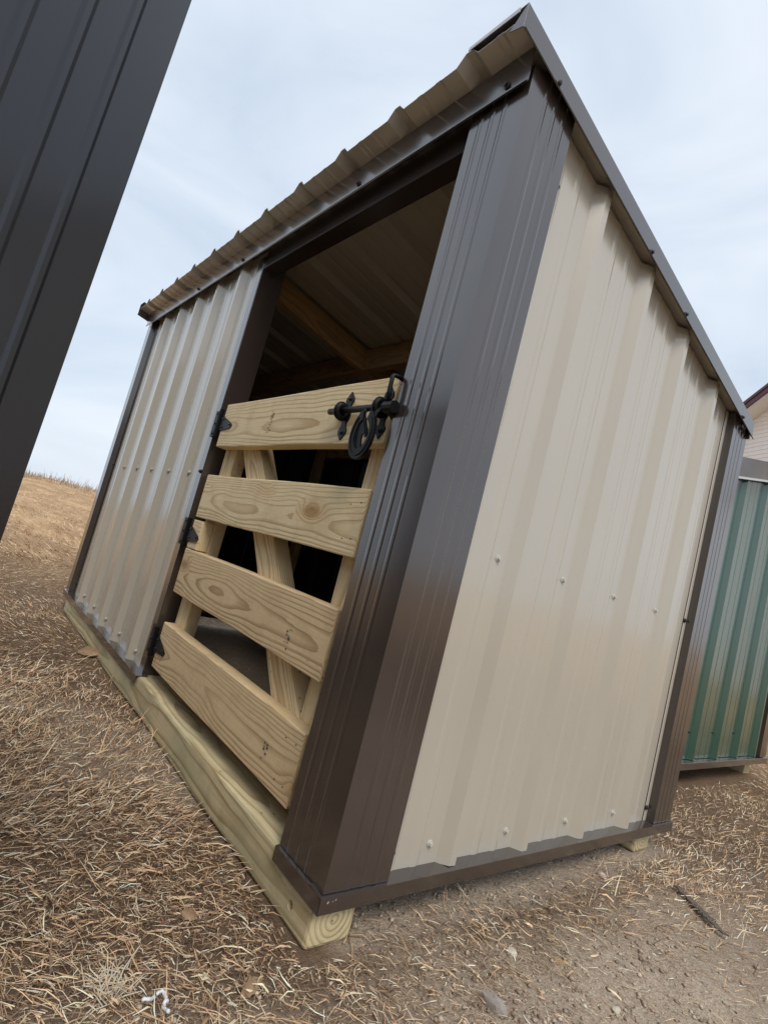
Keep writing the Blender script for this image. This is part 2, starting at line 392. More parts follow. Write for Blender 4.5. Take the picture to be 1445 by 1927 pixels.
ctl = ruled('corner_trim', prof[::-1], .002, lambda x, y: 1.42, 'brown', shed)

ruled('corner_trim', [(-2.39, 1.12), (-2.392, 1.2505), (-2.25, 1.2505)][::-1], -.02, lambda x, y: roof_z(y)-.01, 'brown', shed)
# base trim: drip ledge with a front lip
def ledge(name, a, b, inward, zt=0.0, zb=-.0245, dep=.036):
    """a->b along the wall foot (outer edge), inward = unit vector into the wall"""
    a, b, n = Vector(a), Vector(b), Vector(inward); t_ = .0014
    pr = [(0, zb), (0, zt), (dep, zt+.003), (dep, zt+.003-t_), (t_, zt-t_), (t_, zb)]
    vs = []; fs = []
    for q in (a, b):
        for u, z in pr: vs.append(q+n*u+Vector((0, 0, z)))
    k = len(pr)
    for i_ in range(k): fs.append((i_, (i_+1) % k, (i_+1) % k+k, i_+k))
    fs += [tuple(range(k))[::-1], tuple(range(k, 2*k))]
    o = mesh(name, vs, fs, 'brown', shed)
    return o
bt_side = ledge('base_trim', (0, 0, 0), (0, D, 0), (-1, 0, 0))
bt_fr = ledge('base_trim', (-.037, 0, 0), (-.1475, 0, 0), (0, 1, 0))
bt_fl = ledge('base_trim', (-1.055, 0, 0), (-L, 0, 0), (0, 1, 0))
ledge('base_trim', (-L, .037, 0), (-L, D, 0), (1, 0, 0), zb=-.038); ledge('base_trim', (-.037, D, 0), (-L+.037, D, 0), (0, -1, 0))
# corner patch of the front ledge under the corner trim
mesh('base_trim', [(-.037, .0, -.0245), (-.0005, 0, -.0245), (-.0005, 0, -.0002), (-.037, 0, -.0002), (-.037, .0013, -.0245), (-.0005, .0013, -.0245), (-.0005, .0013, -.0002), (-.037, .0013, -.0002)],
     [(0, 1, 2, 3), (4, 5, 6, 7), (0, 1, 5, 4), (3, 2, 6, 7), (0, 3, 7, 4), (1, 2, 6, 5)], 'brown', shed)
mesh('nick', [(.0004, .013+q*.0085+.002*math.sin(q*2.3)+dy*f, -.0085+q*.0013+dz*f) for q, f in enumerate((1.2, .55, .8)) for dy, dz in ((0, 0), (.0022, .0009), (.0026, .0038), (.0008, .0026))], [(4*q, 4*q+1, 4*q+2, 4*q+3) for q in range(3)], 'galv', bt_side)

# skids
sk0 = lumber('skid', (-2.30, .0505, -.0465), (-.018, .0505, -.0465), .087, .089, 'pine_skid', shed, bev=.007, jit=.0015)
def drill(o, p, r_, depth):
    bm = bmesh.new(); tube(bm, [(0, -.02, 0), (0, depth, 0)], r_, 20); bmesh.ops.recalc_face_normals(bm, faces=bm.faces)
    me_ = bpy.data.meshes.new('bit'); bm.to_mesh(me_); bm.free(); c_ = bpy.data.objects.new('bit', me_); COL.objects.link(c_); c_.location = p
    m_ = o.modifiers.new('b', 'BOOLEAN'); m_.operation = 'DIFFERENCE'; m_.solver = 'EXACT'; m_.object = c_
    bpy.context.view_layer.update(); dg = bpy.context.evaluated_depsgraph_get(); nm = bpy.data.meshes.new_from_object(o.evaluated_get(dg))
    o.modifiers.clear(); o.data = nm; bpy.data.objects.remove(c_); bpy.data.meshes.remove(me_)
drill(sk0, (-.077, .006, -.057), .0075, .05)
lumber('skid', (-2.30, 1.155, -.0465), (-.03, 1.155, -.0465), .087, .089, 'pine_skid', shed, bev=.009, jit=.0015)

# door opening trims
jl = ruled('door_jamb_trim', [(-1.118, .0285), (-1.118, .0235), (-1.078, .0235), (-1.0765, .026), (-1.0765, .104)], -.002, 1.395, 'brown', shed, th=.0012)
hd = mesh('header_trim', [(-1.076, .0272, 1.352), (-.172, .0272, 1.352), (-.172, .0272, 1.43), (-1.076, .0272, 1.43), (-1.076, .076, 1.352), (-.172, .076, 1.352), (-1.076, .076, 1.3535), (-.172, .076, 1.3535), (-1.076, .0285, 1.43), (-.172, .0285, 1.43), (-1.076, .0285, 1.3535), (-.172, .0285, 1.3535)],
          [(0, 1, 2, 3), (0, 1, 5, 4), (4, 5, 7, 6), (6, 7, 11, 10), (10, 11, 9, 8), (3, 2, 9, 8)], 'brown', shed)
# front fascia with a rolled lower hem
prof = [(-.003, 1.458), (-.003, 1.392), (-.006, 1.3875), (-.006, 1.391)]
vs = [(x, y, z) for x in (-2.395, -.006) for y, z in prof]+[(x, y+.0014, z) for x in (-2.395, -.006) for y, z in prof[:2]+[(-.0045, 1.386), (-.0075, 1.391)]]
fs = []
for b0 in (0, 8):
    for k in range(3): fs.append((b0+k, b0+k+1, b0+k+5, b0+k+4))
fs += [(0, 4, 12, 8), (3, 7, 15, 11), (0, 1, 9, 8), (1, 2, 10, 9), (2, 3, 11, 10), (4, 5, 13, 12), (5, 6, 14, 13), (6, 7, 15, 14)]
fascia = mesh('fascia', vs, fs, 'brown', shed)

# roof sheet
rp = rib_profile(-2.425, -.004, [-.135-.2143*k for k in range(11)][::-1], .2143, h=.019)
ye0, ye1 = -.049, 1.262
vs, fs = [], []; n = len(rp)
for s in (0, .0011):
    for y in (ye0, ye1):
        for x, v in rp: vs.append((x, y, roof_z(y)+.001+v+s))
for s in (0, 2*n):
    for k in range(n-1): fs.append((s+k, s+k+1, s+n+k+1, s+n+k))
for k in range(n-1): fs.append((k, k+1, 2*n+k+1, 2*n+k)); fs.append((n+k, n+k+1, 3*n+k+1, 3*n+k))
roof = mesh('roof_sheet', vs, fs, 'tan', shed)
def rake(xo, sgn, wtop, yf, yb, face=.046):
    """L-shaped edge trim: xo = outer face, sgn=+1 right edge, -1 left edge"""
    vs, fs = [], []; t_ = .0013; zt = .0225
    pr = [(xo-sgn*wtop, zt-.001), (xo-sgn*.0, zt), (xo, zt-face), (xo+sgn*.006, zt-face-.004), (xo+sgn*.004, zt-face-.005), (xo-sgn*t_, zt-face+.001), (xo-sgn*t_, zt-t_), (xo-sgn*wtop, zt-.001-t_)]
    ys = [yf, .3, .7, yb]
    for y in ys:
        for x, z in pr: vs.append((x, y, roof_z(y)+z))
    k = len(pr)
    for s in range(len(ys)-1):
        for i_ in range(k): fs.append((s*k+i_, s*k+(i_+1) % k, (s+1)*k+(i_+1) % k, (s+1)*k+i_))
    fs += [tuple(range(k)), tuple(range(k*(len(ys)-1), k*len(ys)))]
    if sgn > 0:   # snipped and bent tab at the high end
        b0 = len(vs); y = yf
        tri = [(xo, y, roof_z(y)+zt), (xo, y, roof_z(y)+zt-face), (xo-.028, y-.003, roof_z(y)+zt-face+.004)]
        vs += tri+[(a+.0004, b+.0012, c) for a, b, c in tri]
        fs += [(b0, b0+1, b0+2), (b0+3, b0+4, b0+5), (b0, b0+1, b0+4, b0+3), (b0+1, b0+2, b0+5, b0+4), (b0, b0+2, b0+5, b0+3)]
    return mesh('rake_trim', vs, fs, 'brown', shed)
rk = rake(.004, 1, .135, -.052, 1.262)
mesh('rake_lip', [(x, y, roof_z(-.052)+z) for y in (-.0545, -.0532) for x, z in ((-.131, .0205), (-.012, .0225), (-.012, .0135), (-.131, .0135))], [(0, 1, 2, 3), (4, 5, 6, 7), (0, 1, 5, 4), (1, 2, 6, 5), (2, 3, 7, 6), (3, 0, 4, 7)], 'galv', rk)
rkl = rake(-2.43, -1, .07, -.052, 1.262, .05)
mesh('eave_trim', [(x, y, roof_z(y)+z) for x in (-2.42, .0) for y, z in ((1.245, -.03), (1.258, -.03), (1.258, -.001), (1.245, -.001))], [(0, 1, 2, 3), (4, 5, 6, 7), (0, 1, 5, 4), (1, 2, 6, 5), (2, 3, 7, 6), (3, 0, 4, 7)], 'brown', shed)

# framing seen through the opening
for xx in (-1.219, -2.33, -.06):
    lumber('rafter', (xx, .045, roof_z(.045)-.045), (xx, 1.22, roof_z(1.22)-.045), .086, .038, 'pine_frame', shed)
for x0, x1 in ((-.085, -1.196), (-1.242, -2.308)): lumber('blocking', (x0, .59, roof_z(.59)-.047), (x1, .59, roof_z(.59)-.047), .086, .038, 'pine_frame', shed)
lumber('plate', (-.08, 1.205, 1.115), (-2.31, 1.205, 1.115), .086, .038, 'pine_frame', shed)
lumber('girt', (-.05, 1.205, .58), (-2.31, 1.205, .58), .086, .038, 'pine_frame', shed); lumber('girt', (-2.35, .06, .58), (-2.35, 1.18, .58), .086, .036, 'pine_frame', shed)
lumber('sill', (-2.345, .10, .018), (-2.345, 1.10, .018), .036, .05, 'pine_frame', shed)
for xx, yy in ((-2.335, 1.16), (-2.335, .075), (-1.20, 1.205), (-.075, .08)): lumber('post', (xx, yy, .002), (xx, yy, roof_z(yy)-.10), .07, .038, 'pine_frame', shed, up=(1, 0, 0))
lumber('post', (-1.105, .068, .0), (-1.105, .068, 1.35), .07, .045, 'pine_frame', shed, up=(0, 1, 0))
lumber('lintel', (-.10, .053, 1.39), (-1.15, .053, 1.39), .066, .036, 'pine_frame', shed)

# screws on the shelter
for k in range(4):
    for z in (.576, .039): screw((-.0292, .2492+.2286*k, z), (1, 0, 0), 'screw_tan', side, 1.05)
for k in range(5):
    for z in (.645, .036): screw((-1.205-.2195*k, .0292, z), (0, -1, 0), 'screw_tan', front)
for y, z, p in ((.150, .57, ctrim), (.155, .037, ctrim), (.157, 1.30, ctrim), (1.127, .575, ctb), (1.128, .038, ctb)): screw((-.0278, y, z), (1, 0, 0), 'screw_dark', p)
for z in (.038, .562, 1.394): screw((-.160, .0278, z), (0, -1, 0), 'screw_dark', ctrim)
for z in (.652, .05): screw((-2.303, .0278, z), (0, -1, 0), 'screw_dark', ctl)
for z in (.650, 1.378): screw((-1.088, .0225, z), (0, -1, 0), 'screw_dark', jl)
for y in (.061, .478, .691, 1.156): screw((.0052, y, roof_z(y)-.0175), (1, 0, 0), 'screw_dark', rk)
for x in (-.055, -.52, -1.209, -1.643): screw((x, -.0042, 1.405), (0, -1, 0), 'screw_dark', fascia)

# ------------------------------------------------------------------ the gate
gate = empty('plank_gate', (-.60, .04, .03), 'pale pine four-plank gate hung with black hinges in the shelter doorway', 'gate')
BZ = ((.732, .870, 'pine'), (.507, .642, 'pine'), (.272, .409, 'pine_worn'), (.043, .178, 'pine_worn'))
boards = [lumber('plank', (-1.020, .040, (a+b)/2), (-.178, .040, (a+b)/2), b-a, .036, m, gate, bev=.003, jit=.0010) for a, b, m in BZ]
lumber('stile', (-.985, .0775, .030), (-.985, .0775, .862), .085, .038, 'pine', gate, up=(1, 0, 0))
lumber('stile', (-.222, .0775, .030), (-.222, .0775, .862), .075, .038, 'pine', gate, up=(1, 0, 0))
lumber('brace', (-.915, .0805, .815), (-.262, .0805, .112), .086, .044, 'pine', gate, up=(1, 0, 1))
lumber('spacer', (-1.020, .040, .4535), (-.945, .040, .4535), .0875, .036, 'pine', gate, bev=.002)
for a, b, m_ in BZ:
    for x in (-1.003, -.962, -.232, -.199):
        for z in (a+.030, b-.030): screw((x+random.uniform(-.006, .006), .0226, z+random.uniform(-.006, .006)), (0, -1, 0), 'screw_dark', boards[[q[0] for q in BZ].index(a)], .22)
# faint ink stamps on the planks
ink = NT('grey_ink'); ink.b.inputs['Base Color'].default_value = (.09, .075, .06, 1); ink.b.inputs['Roughness'].default_value = .9
def stamp(x, z, rows, cols, s, board, keep=.6):
    vs, fs = [], []
    for a in range(rows):
        for b in range(cols):
            if random.random() > keep: continue
            ux = x+b*s*1.5+random.uniform(-.2, .2)*s; uz = z-a*s*.95; w_, h_ = s*random.uniform(.6, 1.3), s*random.uniform(.15, .75)
            k = len(vs); vs += [(ux, .0212, uz), (ux+w_, .0212, uz), (ux+w_, .0212, uz+h_), (ux, .0212, uz+h_)]; fs.append((k, k+1, k+2, k+3))
    if vs: mesh('ink_stamp', vs, fs, ink.m, board)
stamp(-.690, .826, 12, 2, .0055, boards[0], .75); stamp(-.330, .333, 7, 2, .007, boards[2], .55); stamp(-.30, .110, 8, 2, .006, boards[3], .45)

def hinge(zc):
    bm = bmesh.new()
    bm_box(bm, (-1.0935, .0195, zc-.043), (-1.046, .0225, zc+.043), .0006, 1)                 # leaf on the jamb
    tube(bm, [(-1.040, .0165, zc-.044), (-1.040, .0165, zc+.044)], .0072, 10)                 # knuckle
    h = from_bm('hinge', bm, 'iron', gate)
    bm = bmesh.new(); prism(bm, [(-1.030, zc+.026), (-.950, zc-.002), (-.937, zc-.010), (-.945, zc-.019), (-1.030, zc-.026)], .0185, .0215); from_bm('strap_leaf', bm, 'iron', h)
    for x, z in ((-1.074, zc+.033), (-1.074, zc), (-1.074, zc-.033), (-1.012, zc+.012), (-1.012, zc-.014), (-.955, zc-.008)): screw((x, .0185, z), (0, -1, 0), 'screw_dark', h, .62)
for zc in (.809, .455, .112): hinge(zc)

# slide bolt with horseshoe pull
def plate_outline(x, z0, z1, w=.0155, lean=0.0):
    H = z1-z0; half = [(.0, 0), (.35, .06), (.85, .13), (.95, .20), (.55, .28), (.50, .36), (.85, .43), (.95, .50)]
    half += [(u, 1-f) for u, f in half[::-1][1:]]
    pts = [(x+u*w+lean*(f-.5), z0+f*H) for u, f in half]; pts += [(x-u*w+lean*(f-.5), z0+f*H) for u, f in half[::-1] if u > 0]
    return pts
latch = None
bm = bmesh.new(); tube(bm, [(-.371, .005, .8005), (-.20, .005, .7995), (-.145, .005, .799)], .0068, 12); latch = from_bm('slide_bolt', bm, 'iron', gate, smooth=True)
for x in (-.327, -.194):
    bm = bmesh.new(); prism(bm, plate_outline(x, .740, .849), .0188, .0218); p = from_bm('bolt_plate', bm, 'iron', latch)
    for z in (.832, .757): screw((x, .0188, z), (0, -1, 0), 'screw_dark', latch, .75)
    bm = bmesh.new()                                             # collar round the rod
    ring = []
    for k in range(17):
        a = 2*math.pi*k/16; ring.append((x, .006+.0115*math.cos(a), .7995+.0135*math.sin(a)))
    tube(bm, ring, .0078, 8, cap=False); from_bm('guide_loop', bm, 'iron', latch, smooth=True)
# horseshoe hanging from the rod (flat bar bent to a U), with fuller groove and a cut-out horse head
def shoe_pt(t_, k=1.0):
    a = math.pi*(-.40+1.80*t_)       # from the left heel round the toe to the right heel
    return (-.2035+math.cos(math.pi+a*1.0)*.0335*k, .739-math.sin(a)*.046*k)
bm = bmesh.new(); outer, inner = [], []
for k in range(33):
    t_ = k/32; outer.append(shoe_pt(t_, 1.10)); inner.append(shoe_pt(t_, .66))
va = [[bm.verts.new((x, y, z)) for x, z in c] for c in (outer, inner) for y in (-.0145, -.0075)]
oF, oB, iF, iB = va
for k in range(32):
    bm.faces.new((oF[k], oF[k+1], iF[k+1], iF[k])); bm.faces.new((oB[k], iB[k], iB[k+1], oB[k+1]))
    bm.faces.new((oF[k], oB[k], oB[k+1], oF[k+1])); bm.faces.new((iF[k], iF[k+1], iB[k+1], iB[k]))
for k in (0, 32): bm.faces.new((oF[k], iF[k], iB[k], oB[k]))
for x in (-.228, -.181): tube(bm, [(x, -.011, .765), (x, -.008, .782), (x-.004, .004, .797)], .0045, 8)
rg = [shoe_pt(k/32, .93) for k in range(2, 31)]
tube(bm, [(x, -.0150, z) for x, z in rg], .0011, 6)
horn = from_bm('horseshoe_pull', bm, 'iron', latch)
hh = [(-.217, .777), (-.2125, .770), (-.206, .773), (-.201, .762), (-.192, .750), (-.188, .738), (-.193, .733), (-.200, .740), (-.204, .738), (-.203, .728), (-.198, .712), (-.203, .704), (-.216, .707), (-.222, .722), (-.225, .742), (-.223, .760)]
bm = bmesh.new(); prism(bm, hh, -.0125, -.0090)
tube(bm, [(-.2205, -.0135, .764), (-.2225, -.0135, .745), (-.219, -.0135, .724), (-.213, -.0135, .710)], .0016, 6); tube(bm, [(-.207, -.0135, .764), (-.198, -.0135, .749), (-.193, -.0135, .740)], .0013, 6)
from_bm('horse_head', bm, 'iron', latch)
# keeper on the post
kp = None
bm = bmesh.new(); prism(bm, plate_outline(-.1605, .764, .874, .0125), .0252, .0282); kp = from_bm('latch_keeper', bm, 'iron', shed)
bm = bmesh.new(); tube(bm, [(-.158, .026, .856), (-.158, .002, .857), (-.1575, -.008, .855), (-.157, -.0105, .848), (-.1555, -.0105, .822), (-.154, -.008, .803)], .0044, 10); from_bm('staple', bm, 'iron', kp, smooth=True)
bm = bmesh.new(); tube(bm, [(-.1365, -.004, .793), (-.134, -.004, .793), (-.1600, -.004, .793), (-.1620, -.004, .793)][1:], .0115, 12); from_bm('socket', bm, 'iron', kp)
bm = bmesh.new(); tube(bm, [(-.150, -.004, .789), (-.152, .012, .780), (-.155, .026, .775)], .007, 8); from_bm('arm', bm, 'iron', kp)
for z in (.861, .777): screw((-.1605, .0252, z), (0, -1, 0), 'screw_dark', kp, .75)

DOOR_ANG = 42
# ------------------------------------------------------------------ neighbouring sheds
def box_shed(name, label, T, wid, dep, h0, h1, wall, trim, pitch, cw=.14, phase=.10, group=None, base_z=0.0, skids=True, flat_trim=False):
    """T: frame whose +X face is the visible wall (local y 0..wid runs along it), body reaches to local x=-dep"""
    root = empty(name, T.translation, label, 'shed', group); WM[root.name] = T.copy(); root.matrix_basis = T
    zt = lambda y: h0+(h1-h0)*y/wid
    ribs = [phase+pitch*k for k in range(int((wid-phase)/pitch)+1)]
    pp = rib_profile(.005, wid-.005, ribs, pitch)
    wp = ruled('wall_panel', [(-.028+v, y) for y, v in pp][::-1], base_z+.002, lambda x, y: zt(y)-.02, wall, root, T)
    ruled('wall_panel', [(-dep+.028-v, y) for y, v in pp], base_z+.002, lambda x, y: zt(y)-.02, wall, root, T)
    nr_ = int(dep/pitch); rb = [-dep+.12+pitch*k for k in range(nr_)]
    for yy, s in ((.028, -1), (wid-.028, 1)):
        q = [(x, yy+s*v) for x, v in rib_profile(-dep+.005, -.005, rb, pitch)]
        ruled('wall_panel', q if s > 0 else q[::-1], base_z+.002, zt(yy)-.03, wall, root, T)
    for sy, y0 in ((1, 0), (-1, wid)):
        for sx, x0 in ((-1, 0.), (1, -dep)):
            x1 = x0-(-sx)*0
            fr = [cw*.36, cw*.57, cw*.78]
            a = minor((x0+sx*cw, y0), (x0, y0), fr, (0, -sy)); b_ = minor((x0, y0+sy*cw), (x0, y0), fr, (-sx, 0))[::-1]
            pr = [(x0+sx*(cw+.03), y0+sy*.024)]+[(x0+sx*(cw+.004), y0+sy*.024)]+a+b_[1:]+[(x0+sx*.024, y0+sy*(cw+.004)), (x0+sx*.024, y0+sy*(cw+.03))]
            ruled('corner_trim', pr, base_z+.004, lambda x, y: zt(min(max(y, 0), wid))-.012, trim, root, T)
    ov = .0
    bm = bmesh.new(); bm_box(bm, (-dep-.008, -.008, base_z-.03), (.008, wid+.008, base_z), .0015, 1); from_bm('base_trim', bm, trim, root, T)
    # mono-pitch roof slab with rake faces
    for x0, x1 in ((.004, .010), (-dep-.010, -dep-.004)):
        vs = [(x, y, zt(y)+z) for x in (x0, x1) for y, z in ((-.05, -.07), (wid+.05, -.07), (wid+.05, .02), (-.05, .02))]
        mesh('rake_trim', vs, [(0, 1, 2, 3), (4, 5, 6, 7), (0, 1, 5, 4), (1, 2, 6, 5), (2, 3, 7, 6), (3, 0, 4, 7)], trim, root, T)
        vs = [(x+.001*(1 if x0 > -1 else -1), y, zt(y)+z) for x in (x0+.004, x1+.006) for y, z in ((-.05, -.081), (wid+.05, -.081), (wid+.05, -.071), (-.05, -.071))]
        mesh('rake_hem', vs, [(0, 1, 2, 3), (4, 5, 6, 7), (0, 1, 5, 4), (1, 2, 6, 5), (2, 3, 7, 6), (3, 0, 4, 7)], 'galv', root, T)
    rpx = rib_profile(-dep+.0, -.0, [-dep+.12+pitch*k for k in range(nr_)], pitch); n_ = len(rpx); vs, fs = [], []
    for s in (0, .0015):
        for y in (-.06, wid+.06):
            for x, v in rpx: vs.append((x, y, zt(y)-.01+v+s))
    for s in (0, 2*n_):
        for k in range(n_-1): fs.append((s+k, s+k+1, s+n_+k+1, s+n_+k))
    for k in range(n_-1): fs.append((k, k+1, 2*n_+k+1, 2*n_+k)); fs.append((n_+k, n_+k+1, 3*n_+k+1, 3*n_+k))
    mesh('roof_sheet', vs, fs, wall, root, T)
    if skids:
        for y in (.05, wid-.05): 
            c = T @ Vector((-dep+.05, y, base_z-.0745)); d_ = T @ Vector((-.06, y, base_z-.0745)); lumber('skid', c, d_, .088, .088, 'pine_skid', root, up=T.to_3x3() @ Vector((0, 0, 1)))
    return root, wp, ribs
# green shed behind
yG0, yG1 = 1.90, 3.20
T = Matrix.Translation((-.30, yG0, 0.018))
gs, gw, gr = box_shed('green_shed', 'dark green ribbed steel shed with brown trim behind the tan shelter', T, yG1-yG0, 2.2, 1.325-.02, 1.325+.235*(yG1-yG0), 'green_steel', 'brown', .277, cw=.10, phase=.045)
for k, y in enumerate(gr[1:4]): screw(T @ Vector((-.027, y-.06, .12)), (1, 0, 0), 'screw_dark', gw, .8)
# black shed beside the camera, standing a little out of plumb
bs, bw, br = box_shed('black_shed', 'black ribbed steel shed whose open door stands beside the shelter front', Matrix.Translation((1.0, -2.70, .03)), 1.25, 2.8, 1.15, 1.42, 'black_steel', 'black_steel', .2286, cw=.14, phase=.20)
angB = math.radians(DOOR_ANG); nB_ = Vector((math.cos(angB), math.sin(angB), 0)); tB = Vector((math.sin(angB), -math.cos(angB), 0)); P0 = Vector((.13, -.535, .72))
def on_door(px, py):
    d = FWD+RGT*((px-722.5)/1029.86)-UPV*((py-963.5)/1029.86); return CAM+d*((P0-CAM).dot(nB_)/d.dot(nB_))
e1, e2 = on_door(359, 0), on_door(133, 640)
upD = (e1-e2).normalized(); yD = upD.cross(nB_).normalized()          # door stands a little out of plumb
foot = e2+upD*((.045-e2.z)/upD.z)
TD = Matrix((nB_, yD, upD)).transposed().to_4x4(); TD.translation = foot; WD = .98; HD = 1.22
TDi = TD.inverted(); beads = sorted({round(sum((TDi @ on_door(*q)).y for q in pr)/2, 4) for pr in (((256, 10), (43, 614)), ((126, 133), (0, 432)))}, reverse=True)
step = abs(beads[0]-beads[1]); c0 = beads[0]; cs = [c0-step*k for k in range(60) if c0-step*(k+.6) > -WD]
pts = [(-.040, -.001), (-.040, 0), (0, 0)]
for c in cs:
    for du, hv in ((step*.16, 0), (step*.06, step*.022), (-step*.06, step*.022), (-step*.16, 0)): pts.append((hv, c+du))
pts = [p_ for p_ in pts if p_[1] > -WD]+[(0, -WD), (-.040, -WD)]
ruled('door', pts, 0, HD, 'black_steel', bs, TD)
bm = bmesh.new(); bm_box(bm, (-.040, -WD, 0), (-.003, -.002, HD), .001, 1); from_bm('door_core', bm, 'black_steel', bs, TD)

# ------------------------------------------------------------------ house far behind
hd_t = Vector((.886, -.464, 0)).normalized(); hd_n = Vector((-.464, -.886, 0)).normalized()
Q = CAM + Vector((-.374, 1.09, .381))*12.6; Q.z = G0
R_ = Matrix((hd_t, -hd_n, Vector((0, 0, 1)))).transposed().to_4x4(); T = Matrix.Translation(Q) @ R_    # local x to the right, -y towards us
house = empty('house', Q, 'white lap-sided house gable with maroon roof edge beyond the green shed', 'house'); WM[house.name] = T.copy(); house.matrix_basis = T
xl, xr = -3.2, 6.8; lap = .1016; eave = 4.55; pk = (xl+xr)/2; sl = .52
def gable(z): return (max(xl, xl+(z-eave)/sl+.05), min(xr, xr-(z-eave)/sl-.05)) if z > eave else (xl, xr)
z = .1; k = 0
bm_lo = bmesh.new(); first = True
sid = []
while True:
    a, b_ = gable(z+lap)
    if b_-a < .4: break
    if 3.4 < z:       # courses that can be seen: one board each
        vs = [(a, -.016, z), (b_, -.016, z), (b_, -.004, z+lap), (a, -.004, z+lap), (a, .01, z), (b_, .01, z), (b_, .01, z+lap), (a, .01, z+lap)]
        sid.append(mesh('siding_board', vs, [(0, 1, 2, 3), (4, 5, 6, 7), (0, 1, 5, 4), (1, 2, 6, 5), (2, 3, 7, 6), (3, 0, 4, 7)], 'siding', house, T))
    else:
        bm_box(bm_lo, (a, -.012, z), (b_, .01, z+lap-.004))
    z += lap; k += 1
tag(from_bm('lower_siding', bm_lo, 'siding', house, T), kind='stuff')
mesh('wall_core', [(xl, .012, 0), (xr, .012, 0), (xr, .012, eave), (pk, .012, eave+(pk-xl)*sl), (xl, .012, eave), (xl, 6, 0), (xr, 6, 0), (xr, 6, eave), (pk, 6, eave+(pk-xl)*sl), (xl, 6, eave)],
     [(0, 1, 2, 3, 4), (5, 6, 7, 8, 9), (0, 1, 6, 5), (1, 2, 7, 6), (4, 0, 5, 9)], 'siding', house, T)
zp = eave+(pk-xl)*sl
for s, x0 in ((1, xl-.35), (-1, xr+.35)):
    z0 = eave-.35*sl
    def slab(name, off0, off1, y0, y1, mat):
        vs = [(x, y, zz+o) for y in (y0, y1) for (x, zz) in ((x0, z0), (pk, zp)) for o in (off0, off1)]
        mesh(name, vs, [(0, 1, 3, 2), (4, 5, 7, 6), (0, 1, 5, 4), (2, 3, 7, 6), (0, 2, 6, 4), (1, 3, 7, 5)], mat, house, T)
    slab('soffit', -.03, .0, -.42, .012, 'white'); slab('fascia_board', -.045, .09, -.46, -.422, 'maroon'); slab('gutter_lip', .09, .17, -.48, -.44, 'maroon'); slab('roof_slope', .09, .14, -.438, 6.4, 'maroon')

